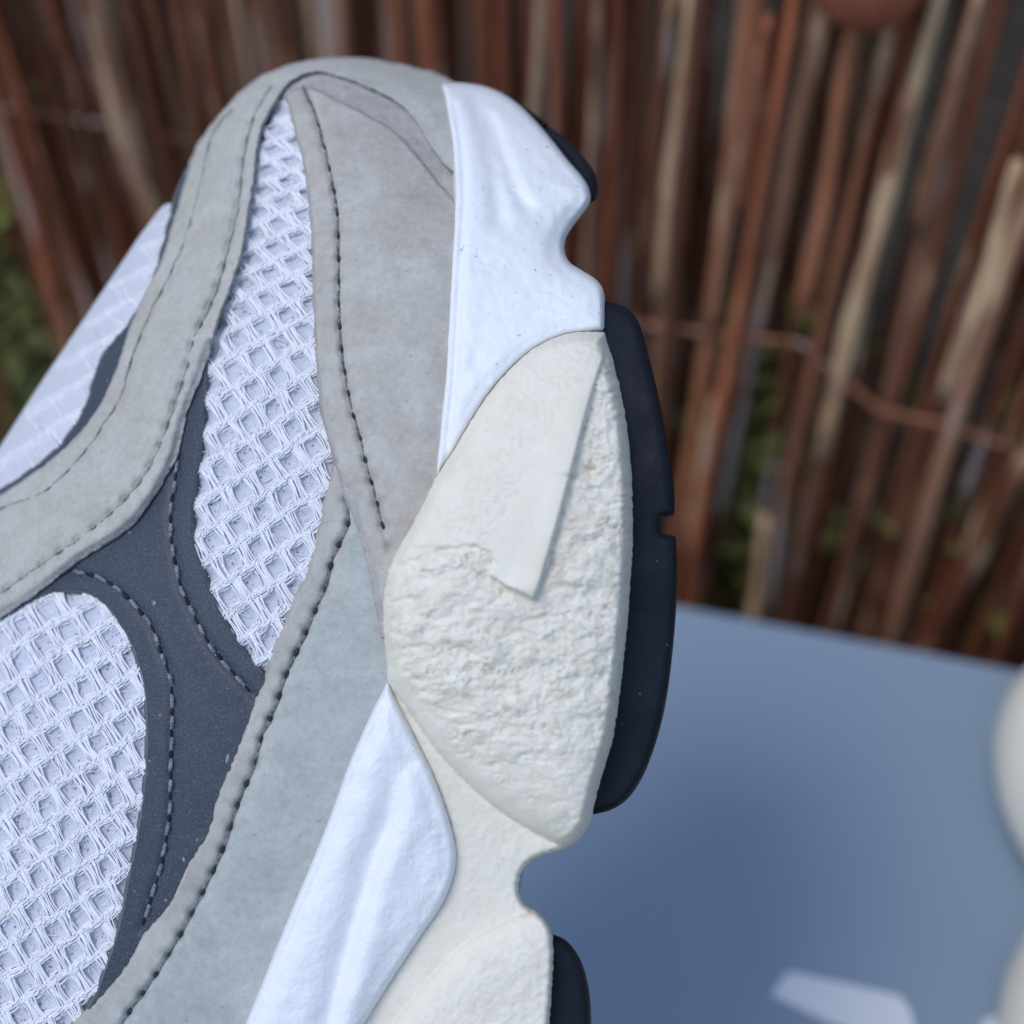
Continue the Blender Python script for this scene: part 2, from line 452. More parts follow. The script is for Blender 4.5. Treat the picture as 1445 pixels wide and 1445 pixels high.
# pale peeled sticks and broken stubs standing out in front of the brown ones
for (x0, y0, x1, y1, r, mm_) in [(1335, -60, 1160, 640, 0.0025, 'reed_pale'), (1395, -40, 1290, 330, 0.0026, 'reed'), (118, -40, 186, 245, 0.0022, 'reed_pale'), (140, 100, 215, 330, 0.0020, 'reed'),
                             (985, -30, 925, 425, 0.0024, 'reed_pale'), (1070, 60, 1005, 470, 0.0022, 'reed'), (1076, 730, 1066, 890, 0.0026, 'reed_pale'), (1090, 20, 1040, 300, 0.0022, 'reed'),
                             (1010, 560, 975, 780, 0.0022, 'reed_pale'), (1225, -60, 1130, 440, 0.0026, 'reed'), (5, 60, 90, 420, 0.0026, 'reed'), (1450, 640, 1290, 960, 0.0036, 'reed'), (1440, 230, 1330, 560, 0.0024, 'reed_pale'), (1290, 120, 1210, 420, 0.0022, 'reed')]:
    a = fence_local(x0, y0, -0.008); b = fence_local(x1, y1, -0.008)
    me = reed_mesh(r * 1.25, (a - b).length, int(x0 + y1), M[mm_], 10, 7, 0.0008)
    o = bpy.data.objects.new('reed', me); COL.objects.link(o); o.parent = fence
    o.location = b; o.rotation_euler = (a - b).to_track_quat('Z', 'Y').to_euler()
def tube(pts, r, sides=7):
    pts = [Vector(p) for p in pts]; V = []; F = []
    for i, p in enumerate(pts):
        t = (pts[min(i + 1, len(pts) - 1)] - pts[max(i - 1, 0)]).normalized()
        u = t.cross(Vector((0.13, 0.2, 1))).normalized(); w_ = t.cross(u)
        for k in range(sides):
            a = 2 * math.pi * k / sides
            V.append(p + (u * math.cos(a) + w_ * math.sin(a)) * r * (1 + 0.15 * math.sin(i * 1.7)))
    for i in range(len(pts) - 1):
        for k in range(sides):
            F.append((i * sides + k, i * sides + (k + 1) % sides, (i + 1) * sides + (k + 1) % sides, (i + 1) * sides + k))
    return V, F
for pl in ([(780, 420), (900, 455), (1000, 470), (1130, 487), (1240, 575), (1330, 600), (1500, 660), (1700, 720)], [(-300, 60), (-80, 130), (0, 150), (120, 170), (260, 195), (420, 235), (600, 275)]):
    pts = [fence_local(px, py, -0.009) for px, py in pl]
    V, F = tube([Vector(p) + Vector((0, random.uniform(-0.001, 0.001), random.uniform(-0.001, 0.001))) for p in pts], 0.0011)
    mesh_obj('binding_twig', V, F, M['reed'], fence)
# the round reddish stub at the top right
c = fence_local(1232, -52, -0.012)
V = []; F = []
for i, (rr, yy) in enumerate([(0.0, -0.010), (0.008, -0.0105), (0.0155, -0.0095), (0.018, -0.007), (0.0187, 0.0), (0.0185, 0.016)]):
    for k in range(20):
        a = 2 * math.pi * k / 20
        V.append((rr * math.cos(a) * (1 + 0.04 * math.sin(3 * a)), yy, rr * math.sin(a)))
for i in range(5):
    for k in range(20): F.append((i * 20 + k, i * 20 + (k + 1) % 20, i * 20 + 20 + (k + 1) % 20, i * 20 + 20 + k))
o = mesh_obj('branch_stub', V, F, M['reed_red'], fence); o.location = c

# leafy growth behind the fence, seen through its gaps
m = M['leaf'] = mat('green_leaf', (0.06, 0.09, 0.02), 0.6, 0.3); v = coords(m)
L(m, ramp(m, noise(m, v, 25, 3, 0.6), [(0.3, (0.09, 0.10, 0.025)), (0.6, (0.20, 0.20, 0.06)), (0.8, (0.29, 0.26, 0.10))]), bsdf(m).inputs['Base Color'])
V = []; F = []
r = random.Random(3)
for gx_, gz_, n_ in [(fence_local(30, 500).x, fence_local(30, 520).z, 520), (fence_local(1060, 720).x, fence_local(1060, 740).z, 340), (fence_local(1330, 800).x, fence_local(1330, 800).z, 160), (-0.27, 0.13, 250)]:
    for i in range(n_):
        p = Vector((gx_ + r.gauss(0, 0.018), r.uniform(-0.002, 0.020), max(0.005, gz_ + r.gauss(0, 0.055))))
        d1 = Vector((r.gauss(0, 1), r.gauss(0, 1), r.gauss(0, 1))).normalized() * r.uniform(0.006, 0.013)
        d2 = d1.cross(Vector((r.gauss(0, 1), r.gauss(0, 1), r.gauss(0, 1)))).normalized() * r.uniform(0.003, 0.006)
        k = len(V); V += [p - d1, p + d2, p + d1, p - d2]; F.append((k, k + 1, k + 2, k + 3))
o = mesh_obj('undergrowth', V, F, M['leaf'], None, False); o.location = FROOT; o.rotation_euler = (0, 0, FYAW)
tag(o, 'dim green leaves growing behind the reed fence', 'foliage', kind='stuff')

# ------------------------------------------------------------------ the box
LID_Z = CAM_H - 0.37
BYAW = math.radians(-14)
m = M['card'] = mat('blue_grey_card', (0.10, 0.155, 0.26), 0.5, 0.4); v = coords(m)
L(m, ramp(m, noise(m, v, 700, 3, 0.6), [(0.3, (0.265, 0.35, 0.455)), (0.7, (0.285, 0.375, 0.485))]), bsdf(m).inputs['Base Color'])
L(m, bump(m, noise(m, v, 1500, 2, 0.6), 0.1, 0.0002), bsdf(m).inputs['Normal'])
M['ink'] = mat('white_print', (0.82, 0.86, 0.92), 0.5, 0.3)
def ray_lid(px, py, z):
    a, b = (px - CX) / FPX, (CX - py) / FPX
    s, c = math.sin(PITCH), math.cos(PITCH)
    d = Vector((a, c + b * s, -s + b * c)); t = (z - CAM_H) / d.z
    return Vector((0, 0, CAM_H)) + d * t
e0 = ray_lid(950, 853, LID_Z); e1 = ray_lid(1440, 946, LID_Z)
BYAW = math.atan2(e1.y - e0.y, e1.x - e0.x)
ux = Vector((math.cos(BYAW), math.sin(BYAW), 0)); uy = Vector((-math.sin(BYAW), math.cos(BYAW), 0))
bc = e0 + ux * 0.075 - uy * 0.105
box = empty('shoe_box', (bc.x, bc.y, 0), (0, 0, BYAW))
tag(box, 'blue grey cardboard shoe box with white print under the sneakers', 'box')
def rbox(name, sx, sy, z0, z1, rad, material, parent):
    import bmesh
    bm = bmesh.new(); bmesh.ops.create_cube(bm, size=1)
    for v_ in bm.verts: v_.co = Vector((v_.co.x * sx, v_.co.y * sy, z0 if v_.co.z < 0 else z1))
    bmesh.ops.bevel(bm, geom=bm.edges[:], offset=rad, segments=3, affect='EDGES', profile=0.6)
    me = bpy.data.meshes.new(name); bm.to_mesh(me); bm.free(); me.materials.append(material)
    me.polygons.foreach_set('use_smooth', [True] * len(me.polygons))
    o = bpy.data.objects.new(name, me); COL.objects.link(o); o.parent = parent
    return o
rbox('carton', 0.345, 0.204, 0.0, LID_Z - 0.004, 0.0012, M['card'], box)
lid = rbox('lid', 0.352, 0.210, LID_Z - 0.045, LID_Z, 0.0012, M['card'], box)
Rb = Matrix.Rotation(-BYAW, 3, 'Z')
def print_mark(pts):
    P = cr_closed(pts, 4)
    V = [Rb @ (ray_lid(px, py, LID_Z + 0.0003) - Vector((bc.x, bc.y, 0))) for px, py in P]
    mesh_obj('print_mark', V, [tuple(range(len(V)))[::-1]], M['ink'], lid, False)
print_mark([(1088, 1404, 1), (1112, 1370, 1), (1190, 1387), (1270, 1405, 1), (1284, 1425), (1296, 1475, 1), (1190, 1450)])
print_mark([(1384, 1448), (1397, 1435), (1412, 1440), (1422, 1470), (1420, 1500), (1388, 1500), (1380, 1475)])

# ------------------------------------------------------------------ second sneaker, standing on the lid at the right
a1 = ray_lid(1407, 1052, LID_Z + 0.022)
s2 = empty('sneaker', (a1.x, a1.y, LID_Z), (0, 0, BYAW))
tag(s2, 'blurred cream soled sneaker standing on the box, cut off by the right edge', 'sneaker', 'pair of sneakers')
Rs = Matrix.Rotation(-BYAW, 3, 'Z')
def loc2(px, py, z): return Rs @ (ray_lid(px, py, LID_Z + z) - Vector((a1.x, a1.y, LID_Z)))
n1a = loc2(1450, 930, 0.022); n1b = loc2(1455, 1228, 0.022); b2 = loc2(1425, 1432, 0.022)
pl = []
yc = [0.0, b2.y - 0.004]
pitch2 = abs(yc[1] - yc[0])
for i in range(160):
    y = 0.048 - 0.223 * i / 159
    ph = (y - yc[0]) / pitch2
    u = abs(((ph + 0.5) % 1.0) - 0.5) * 2          # 0 on a pod, 1 at a notch
    pl.append((0.020 * u ** 2.2, y))
far = []
for i in range(80):
    t = i / 79
    far.append((0.092 + 0.006 * math.sin(t * 9), -0.175 + 0.223 * t))
def ends(P, n=14):
    return P
loop = pl + [(0.03, -0.190), (0.06, -0.190)] + far + [(0.065, 0.058), (0.035, 0.056)]
def stack(name, levels, material, parent, cxy=(0.046, -0.04)):
    V = []; F = []; n = len(loop)
    for z, ins in levels:
        for x_, y_ in loop:
            V.append((x_ + (cxy[0] - x_) * ins / 0.046, y_ + (cxy[1] - y_) * ins / 0.14, z))
    for j in range(len(levels) - 1):
        for i in range(n): F.append((j * n + i, j * n + (i + 1) % n, j * n + n + (i + 1) % n, j * n + n + i))
    F.append(tuple(range(n))[::-1]); F.append(tuple(range((len(levels) - 1) * n, len(levels) * n)))
    return mesh_obj(name, V, F, material, parent)
stack('midsole', [(0.0065, 0.010), (0.008, 0.0055), (0.012, 0.002), (0.017, 0.0003), (0.022, 0.0), (0.028, 0.0012), (0.034, 0.004), (0.038, 0.0085), (0.039, 0.013)], M['cream_plain'], s2)
stack('outsole', [(0.0004, 0.014), (0.0015, 0.012), (0.007, 0.0115), (0.0085, 0.0125)], M['rubber'], s2)
V = []; F = []
for j in range(13):
    t = j / 12
    for i in range(25):
        a = math.pi * i / 24
        yy = 0.03 - 0.20 * t
        hh = 0.012 + 0.075 * (sstep(0.0, 0.75, t)); ww = 0.036 * (1 - 0.5 * (1 - t) ** 6)
        V.append((0.048 - ww * math.cos(a), yy, 0.037 + float(hh) * math.sin(a) ** 0.8))
for j in range(12):
    for i in range(24): F.append((j * 25 + i, j * 25 + i + 1, j * 25 + 26 + i, j * 25 + 25 + i))
mesh_obj('upper', V, F, M['strap'], s2)

# ------------------------------------------------------------------ the sneaker in focus
HEEL = (200.0, 2330.0)
Z0, HH, WW = -0.050, 0.050, 650.0
SIL = cr_open([(700, 2420), (400, 2400), (60, 2360), (-190, 2240), (-330, 2000), (-385, 1700), (-345, 1300), (-225, 1000), (-100, 775), (0, 624), (53, 542), (92, 484), (131, 426), (170, 368), (203, 320),
               (237, 283), (262, 238), (300, 168), (339, 124), (370, 103), (400, 91), (440, 81), (480, 77), (520, 79), (560, 86), (600, 95), (650, 104), (750, 118), (950, 150), (1100, 170)], 3.0)
_seg = np.hypot(*np.diff(SIL, axis=0).T); _mid = (SIL[1:] + SIL[:-1]) / 2
GS = 6.0; GX0, GY0 = -480.0, 20.0
_gx = np.arange(GX0, 1120, GS); _gy = np.arange(GY0, 2480, GS)
_G = np.empty((len(_gy), len(_gx)), np.float32)
_m32 = _mid.astype(np.float32); _s32 = _seg.astype(np.float32)
for j, yv in enumerate(_gy):
    d2 = (_gx[:, None].astype(np.float32) - _m32[None, :, 0]) ** 2 + (np.float32(yv) - _m32[None, :, 1]) ** 2 + 0.5
    _G[j] = ((_s32 / (d2 * d2)).sum(1) * 2 / math.pi) ** (-1 / 3)
def sdist(px, py):
    u = (np.asarray(px, float) - GX0) / GS; v = (np.asarray(py, float) - GY0) / GS
    u = np.clip(u, 1.001, len(_gx) - 3.001); v = np.clip(v, 1.001, len(_gy) - 3.001)
    i = np.floor(u).astype(int); j = np.floor(v).astype(int); fu = u - i; fv = v - j
    def w4(f): return (-.5 * f ** 3 + f ** 2 - .5 * f, 1.5 * f ** 3 - 2.5 * f ** 2 + 1, -1.5 * f ** 3 + 2 * f ** 2 + .5 * f, .5 * f ** 3 - .5 * f ** 2)
    wu, wv = w4(fu), w4(fv); out = 0
    for b in range(4):
        row = 0
        for a in range(4): row = row + wu[a] * _G[j + b - 1, i + a - 1]
        out = out + wv[b] * row
    return np.maximum(out, 0)
def zbase(px, py):
    t = np.clip(sdist(px, py) / WW, 0.0, 1)
    return Z0 + HH * np.sqrt(np.maximum(1e-6, 1 - (1 - t) ** 2))
def P3(px, py, z):
    s = K * (D - z) / D
    return np.c_[(px - CX) * s, (CX - py) * s, z]
_O = P3(np.array([HEEL[0]]), np.array([HEEL[1]]), np.array([-0.05]))[0]
Rc = Matrix.Rotation(math.pi / 2 - PITCH, 3, 'X')
focal = Vector((0, 0, CAM_H)) + Rc @ Vector((0, 0, -D))
shoe = empty('sneaker', focal + Rc @ Vector(_O), (math.pi / 2 - PITCH, 0, 0))
tag(shoe, 'grey and white running sneaker tilted toe up in front, its cream sole foam crumbling', 'sneaker', 'pair of sneakers')
def P(px, py, z): return P3(np.asarray(px, float), np.asarray(py, float), np.asarray(z, float)) - _O

SKIPBELOW = 1500.0
def panel(name, outline, mats, parent, off, ew=5.0, grid=5.0, seams=(), extra=None, skirt=0.0025, wob=0.0, wobs=9.0, bstep=4.0, rnd=False, solid=False, kd=0.10, wear=None, coarse=14.0, tuck=0.0):
    B = cr_closed(outline, 2.0)
    B = resample(np.vstack([B, B[:1]]), bstep)[:-1]
    if wob:
        nn = np.roll(B, -1, 0) - np.roll(B, 1, 0); nn /= (np.hypot(*nn.T)[:, None] + 1e-9); nn = np.c_[nn[:, 1], -nn[:, 0]]
        s_ = np.arange(len(B)) * bstep
        B = B + nn * ((wob * fbm(s_ / wobs, s_ * 0 + off * 9e4, 3, 0.6))[:, None])
    x0, y0 = B.min(0); x1, y1 = B.max(0)
    pts = []
    for ys, ye, g in ((y0, min(y1, SKIPBELOW), grid), (max(y0, SKIPBELOW), y1, coarse)):
        if ye <= ys: continue
        rows = np.arange(ys, ye, g * 0.87)
        for k, yy in enumerate(rows):
            xs = np.arange(x0 + (k % 2) * g / 2, x1, g)
            pts.append(np.c_[xs, np.full(len(xs), yy)])
    Q = np.vstack(pts)
    Q = Q[inside(Q, B)]
    dq = dist_line(Q, B, True)
    Q = Q[dq > max(ew * 1.15, grid * 0.7)]
    rings = []
    nn = np.roll(B, -1, 0) - np.roll(B, 1, 0); nn /= (np.hypot(*nn.T)[:, None] + 1e-9); nn = np.c_[nn[:, 1], -nn[:, 0]]
    area = 0.5 * np.sum(B[:, 0] * np.roll(B[:, 1], -1) - np.roll(B[:, 0], -1) * B[:, 1])
    if area > 0: nn = -nn
    for f in ((0.12, 0.35, 0.65, 1.0) if ew > 7 else (0.3, 1.0)):
        R = B + nn * (ew * f)
        R = R[::(1 if ew > 3 else 1)]
        ok = inside(R, B)
        R = R[ok]
        if len(R):
            dr = dist_line(R, B, True); R = R[dr > ew * f * 0.93]
            rings.append(R)
    A = np.vstack([B] + rings + [Q])
    nb = len(B)
    vo, eo, fo, _, _, _ = delaunay_2d_cdt([Vector(p) for p in A], [], [list(range(nb))], 1, 1e-4, False)
    U = np.array([tuple(p) for p in vo])
    tri = np.array([f for f in fo if len(f) == 3])
    tri = tri[inside(U[tri].mean(1), B)]
    d = dist_line(U, B, True)
    t = np.clip(d / ew, 0, 1)
    prof = np.sqrt(np.maximum(0, 1 - (1 - t) ** 2)) if rnd else t
    z = zbase(U[:, 0], U[:, 1]) + off * (0.05 + 0.95 * prof)
    for S, gd, gw in seams:
        ds = dist_line(U, S)
        z = z - gd * np.exp(-(ds / gw) ** 2)
    if extra is not None:
        z = z + extra(U[:, 0], U[:, 1], d, prof)
    V = P(U[:, 0], U[:, 1], z)
    # orientation
    a_, b_, c_ = U[tri[0, 0]], U[tri[0, 1]], U[tri[0, 2]]
    e = np.concatenate([tri[:, [0, 1]], tri[:, [1, 2]], tri[:, [2, 0]]])
    cr = (U[tri[:, 1]] - U[tri[:, 0]])[:, 0] * (U[tri[:, 2]] - U[tri[:, 0]])[:, 1] - (U[tri[:, 1]] - U[tri[:, 0]])[:, 1] * (U[tri[:, 2]] - U[tri[:, 0]])[:, 0]
    flip = cr > 0          # py runs down, so clockwise in px space faces the camera
    tri[flip] = tri[flip][:, ::-1]
    e = np.concatenate([tri[:, [0, 1]], tri[:, [1, 2]], tri[:, [2, 0]]])
    key = {}
    for i_, j_ in e.tolist():
        if (j_, i_) in key: del key[(j_, i_)]
        else: key[(i_, j_)] = 1
    faces = tri.tolist()
    cd = d[tri].mean(1)
    fm = [1 if (len(mats) > 1 and q < ew * 0.85) else 0 for q in cd]
    n = len(V)
    if solid:
        zb = 2 * Z0 - z
        Vb = V.copy(); Vb[:, 2] = zb - _O[2]
        Vb[:, 0] -= 0.7 * tuck * K
        bi = sorted({i_ for k_ in key for i_ in k_}); mp = {b: q for q, b in enumerate(bi)}; nbn = len(bi)
        rows_ = []
        for dz, fx in ((0.006, 0.55), (0.013, 1.0)):
            R_ = V[bi].copy(); R_[:, 2] = np.maximum(R_[:, 2] - dz, Z0 - _O[2] + 0.0002); R_[:, 0] -= fx * tuck * K; rows_.append(R_)
        for dz, fx in ((0.013, 1.0),):
            R_ = V[bi].copy(); R_[:, 2] = np.minimum(Vb[bi][:, 2] + dz, Z0 - _O[2] - 0.0002); R_[:, 0] -= fx * tuck * K; rows_.append(R_)
        Vall = np.vstack([V, Vb] + rows_)
        faces += [[a + n for a in f[::-1]] for f in tri.tolist()]; fm += fm[:]
        lay = [lambda i: i, lambda i: 2 * n + mp[i], lambda i: 2 * n + nbn + mp[i], lambda i: 2 * n + 2 * nbn + mp[i], lambda i: i + n]
        for (i_, j_) in key:
            for A_, B_ in zip(lay[:-1], lay[1:]): faces.append([A_(j_), A_(i_), B_(i_), B_(j_)]); fm.append(1 if len(mats) > 1 else 0)
    else:
        bi = sorted({i_ for k_ in key for i_ in k_}); mp = {b: n + q for q, b in enumerate(bi)}
        Vs = V[bi].copy(); Vs[:, 2] -= skirt
        Vall = np.vstack([V, Vs])
        for (i_, j_) in key: faces.append([j_, i_, mp[i_], mp[j_]]); fm.append(1 if len(mats) > 1 else 0)
    o = mesh_obj(name, Vall.tolist(), faces, mats, parent, True, fm)
    if wear is not None:
        wv = wear(U[:, 0], U[:, 1], d)
        wv = np.r_[wv, wv if solid else np.zeros(0)]; wv = np.r_[wv, np.zeros(len(Vall) - len(wv))]
        at = o.data.attributes.new('wear', 'FLOAT', 'POINT'); at.data.foreach_set('value', wv.astype(np.float32))
    return o
def line(pts): return cr_open(pts, 4.0)

# --- body under the panels
panel('lining', [(660, 2400), (400, 2390), (65, 2348), (-182, 2230), (-320, 1995), (-374, 1700), (-334, 1302), (-216, 1006), (-92, 782), (8, 632), (61, 549), (100, 491), (139, 433), (178, 375), (211, 327), (243, 290),
                 (268, 244), (306, 175), (343, 132), (373, 111), (402, 99), (440, 89), (480, 85), (520, 87), (560, 94), (620, 104), (645, 130), (660, 300), (650, 700), (640, 1000), (600, 1500), (640, 2000)],
      [M['slate_edge']], shoe, -0.0012, 4, 14, solid=True, bstep=8)

# --- seams
S1 = line([(251, 645), (247, 680), (241, 725), (242, 763), (247, 794), (256, 829), (273, 867), (298, 912), (332, 953), (360, 984)])
S2 = line([(100, 806), (135, 813), (170, 834), (197, 862), (216, 888), (228, 922), (239, 953), (243, 984), (242, 1038), (241, 1097), (239, 1153), (230, 1211), (215, 1263), (199, 1312)])
S3 = line([(489, 706), (491, 741), (471, 785), (459, 829), (444, 865), (427, 903), (403, 955), (388, 1000), (370, 1038), (358, 1083), (337, 1132), (320, 1184), (301, 1229), (277, 1277), (251, 1326), (221, 1374), (189, 1419), (168, 1450), (120, 1510), (60, 1580)])
S4 = line([(424, 118), (436, 140), (449, 175), (466, 244), (475, 292), (478, 361), (478, 431), (483, 500), (496, 575), (507, 613), (518, 658), (529, 697), (541, 744), (550, 775)])
S5 = line([(385, 118), (360, 159), (344, 215), (336, 287), (322, 349), (304, 412), (270, 488), (266, 510), (244, 576), (211, 659), (173, 708), (135, 742), (90, 775), (45, 806), (3, 836), (-60, 880), (-160, 960)])
S6 = line([(330, 150), (301, 187), (284, 253), (263, 332), (239, 388), (208, 450), (186, 505), (170, 559), (138, 611), (107, 652), (62, 694), (28, 708), (0, 718), (-70, 760), (-160, 830)])

# --- knitted mesh
_yy = np.arange(-200, 2600, 5.0); _sc = 0.56 + 0.44 * sstep(180, 680, _yy); _TT = np.cumsum(5.0 / _sc); _TT += 700 - np.interp(700, _yy, _TT)
def Tinv(t): return np.interp(t, _TT, _yy)
def Tf(y): return np.interp(y, _yy, _TT)
LA = np.array([34.0, -21.0]); LB = np.array([28.0, 28.5]); LO = np.array([443.0 - 0, 631.0])
LM = np.linalg.inv(np.c_[LA, LB])
def cellcoord(px, py):
    q = np.c_[px - LO[0], Tf(py) - Tf(LO[1])]
    return (LM @ q.T).T
def net_extra(px, py, d, prof):
    c_ = cellcoord(px, py); f = c_ - np.round(c_)
    r2 = (f ** 2).sum(1)
    return -0.0011 * np.exp(-r2 / 0.09) + 0.0001 * fbm(px / 5, py / 5, 2)
def tubes(name, lines, mats, parent, sides=5):
    Vs = []; F = []; n = 0
    for pts, r in lines:
        pts = np.asarray(pts); k = len(pts)
        t = np.gradient(pts, axis=0); t /= np.linalg.norm(t, axis=1)[:, None] + 1e-12
        u = np.cross(t, np.array([0.02, 0.03, 1.0])); u /= np.linalg.norm(u, axis=1)[:, None] + 1e-12
        w_ = np.cross(t, u)
        rr = np.broadcast_to(np.asarray(r, float), (k,))
        for s in range(sides):
            a = 2 * math.pi * s / sides
            Vs.append(pts + (u * math.cos(a) + w_ * math.sin(a)) * rr[:, None])
        for i in range(k - 1):
            for s in range(sides):
                s2_ = (s + 1) % sides
                F.append((n + s * k + i, n + s2_ * k + i, n + s2_ * k + i + 1, n + s * k + i + 1))
        n += sides * k
    return mesh_obj(name, np.vstack(Vs).tolist(), F, mats, parent)
def yarn_lattice(parent, outline, lift=0.0, fine=False):
    hs = 0.75 if fine else 1.0
    B = cr_closed(outline, 6.0)
    corners = B.copy()
    cc = cellcoord(corners[:, 0], corners[:, 1]); lo = np.floor(cc.min(0)).astype(int) - 2; hi = np.ceil(cc.max(0)).astype(int) + 2
    out = []
    r = np.random.RandomState(5)
    o_ = np.array([LO[0], Tf(LO[1])])
    jobs = []; mids = []
    t9 = np.linspace(0, 1, 9)
    for i in range(lo[0], hi[0]):
        for j in range(lo[1], hi[1]):
            p0 = o_ + LA * (i - 0.5) + LB * (j + 0.5)
            nrm = np.array([LA[1], -LA[0]]); nrm = nrm / np.hypot(*nrm)
            kb = 8 if fine else 13
            for k in range(kb):                                 # bands of yarn along a row
                w0 = (k - (kb - 1) / 2) * 15.5 / kb + 0.6 * r.randn()
                off = w0 + 1.5 * np.sin(2 * math.pi * t9 + k * 2.1) + 0.6 * r.randn() * np.sin(math.pi * t9)
                q = p0 + LA * (t9[:, None] * 1.06 - 0.03) + nrm * off[:, None]
                h = 0.00036 + 0.00016 * np.cos(2 * math.pi * t9 + k * 2.1 + 1) - 0.00045 * (w0 / 7) ** 2 + 0.00007 * r.randn()
                jobs.append((q, h * hs, r.uniform(1.0, 1.75))); mids.append(q[4])
            c = LB - 0.277 * LA
            kc = 5 if fine else 9
            for k in range(kc):                                 # tie strands between rows
                e = (k - (kc - 1) / 2) / kc
                st = o_ + LA * (i + 0.5) + LB * (j - 0.5) + LA * (0.138 + e * 0.64) + r.randn(2) * 0.9
                bend = -e * 10.5 * np.sin(math.pi * t9) + r.randn() * 0.9 * np.sin(2 * math.pi * t9)
                q = st + c * (t9[:, None] * 1.2 - 0.10) + np.array([1, 0]) * bend[:, None]
                h = 0.00026 + 0.00034 * np.sin(math.pi * t9) ** 0.6 - 0.0011 * e ** 2 + 0.00006 * r.randn()
                jobs.append((q, h * hs, r.uniform(1.1, 1.8))); mids.append(q[4])
            for k in range(0 if fine else 12):                   # loops locking the rows
                st = o_ + LA * (i + r.uniform(-.5, .5)) + LB * (j + 0.5) + nrm * r.uniform(-4, 4)
                dv = np.array([r.uniform(3, 7), r.uniform(-11, -6)])
                q = st + dv * (t9[:, None] - 0.5) + np.array([1.6, 0.6]) * r.choice([-1, 1]) * np.sin(math.pi * t9)[:, None]
                h = 0.00040 + 0.00026 * np.sin(math.pi * t9) + 0.00007 * r.randn()
                jobs.append((q, h, r.uniform(0.7, 1.25))); mids.append(q[4])
            for k in range(0 if fine else 5):                   # stray fibres across the cell
                st = o_ + LA * (i + r.uniform(-.45, .45)) + LB * (j + r.uniform(-.45, .45))
                an = r.uniform(0, 6.28); dv = np.array([math.cos(an), math.sin(an)]) * r.uniform(8, 18)
                q = st + dv * (t9[:, None] - 0.5) + r.randn(2) * 4 * (t9[:, None] - .5) ** 2
                jobs.append((q, np.full(9, r.uniform(-0.0005, 0.0003)), r.uniform(0.35, 0.6))); mids.append(q[4])
    mids = np.array(mids); my = Tinv(mids[:, 1])
    MQ = np.c_[mids[:, 0], my]
    ok = inside(MQ, B) & (my < 1560)
    kept = [jb for keep, jb in zip(ok, jobs) if keep]
    QA = np.array([jb[0] for jb in kept]).reshape(-1, 2); HA = np.array([jb[1] for jb in kept]).ravel()
    QA = QA + np.c_[2.6 * fbm(QA[:, 0] / 45, QA[:, 1] / 45, 2), 2.6 * fbm(QA[:, 0] / 45 + 80, QA[:, 1] / 45, 2)]
    px = QA[:, 0]; py = Tinv(QA[:, 1])
    XA = P(px, py, zbase(px, py) + HA + lift).reshape(-1, 9, 3)
    good = np.ones(len(kept), bool)
    if fine: good = (sdist(px, py).reshape(-1, 9).min(1) > 4) & inside(np.c_[px, py], B).reshape(-1, 9).all(1)
    out = [(X_, jb[2] * K) for X_, jb, g_ in zip(XA, kept, good) if g_]
    return tag(tubes('yarn', out, M['yarn'], parent, 4), 'raised open knit of white yarn', kind='stuff')

vamp_out = [(239, 287), (205, 322), (172, 370), (133, 428), (94, 486), (55, 544), (3, 625), (-97, 777), (-200, 960), (-120, 1000), (0, 760), (90, 690), (150, 590), (215, 450), (262, 320)]
o = panel('vamp_mesh', vamp_out, [M['net_pale']], shoe, 0.0003, 3, 5, extra=lambda x, y, d, p: 0.25 * net_extra(x, y, d, p))
yarn_lattice(o, vamp_out, 0.0001, True)
win_b = [(396, 120, 1), (380, 175), (345, 250), (320, 350), (290, 460), (265, 560), (240, 660), (236, 760), (250, 840), (300, 930), (360, 1000), (395, 985), (440, 870), (480, 760), (505, 700), (475, 560), (462, 430), (456, 300), (430, 200)]
o = panel('mesh_panel', win_b, [M['net']], shoe, 0.0002, 3, 4.5, extra=net_extra)
o['label'] = 'tall leaf shaped window of white knitted mesh'
yarn_lattice(o, win_b)
win_c = [(-240, 1010), (-120, 900), (0, 845), (110, 812), (180, 840), (225, 930), (235, 1050), (225, 1180), (195, 1290), (160, 1400), (90, 1500), (-40, 1600), (-220, 1600), (-300, 1300)]
o = panel('mesh_panel', win_c, [M['net']], shoe, 0.0002, 3, 4.5, extra=net_extra)
o['label'] = 'rounded window of white knitted mesh at lower left'
yarn_lattice(o, win_c)

# --- slate overlay
slate_out = [(300, 478, 1), (296, 514), (292, 569), (286, 638), (275, 725), (277, 763), (290, 804), (304, 843), (322, 877), (343, 912), (376, 953, 1), (395, 985, 1), (370, 1040), (330, 1120), (300, 1190), (262, 1265), (190, 1370), (110, 1480, 1),
             (80, 1470, 1), (128, 1409), (145, 1367), (163, 1312), (176, 1249), (190, 1180), (199, 1118), (204, 1049), (202, 984), (196, 950), (183, 912), (163, 877), (138, 849), (114, 839), (69, 841), (45, 853), (0, 878, 1), (-30, 850, 1), (60, 790), (140, 730), (210, 650), (250, 570)]
overlay = panel('slate_overlay', slate_out, [M['slate'], M['slate_edge']], shoe, 0.0012, 5, 4.5, seams=[(S1, 0.0004, 6), (S2, 0.0004, 6)], wob=0.7, wobs=14,
                extra=lambda x, y, d, p: 0.00012 * fbm(x / 40, y / 40, 3))
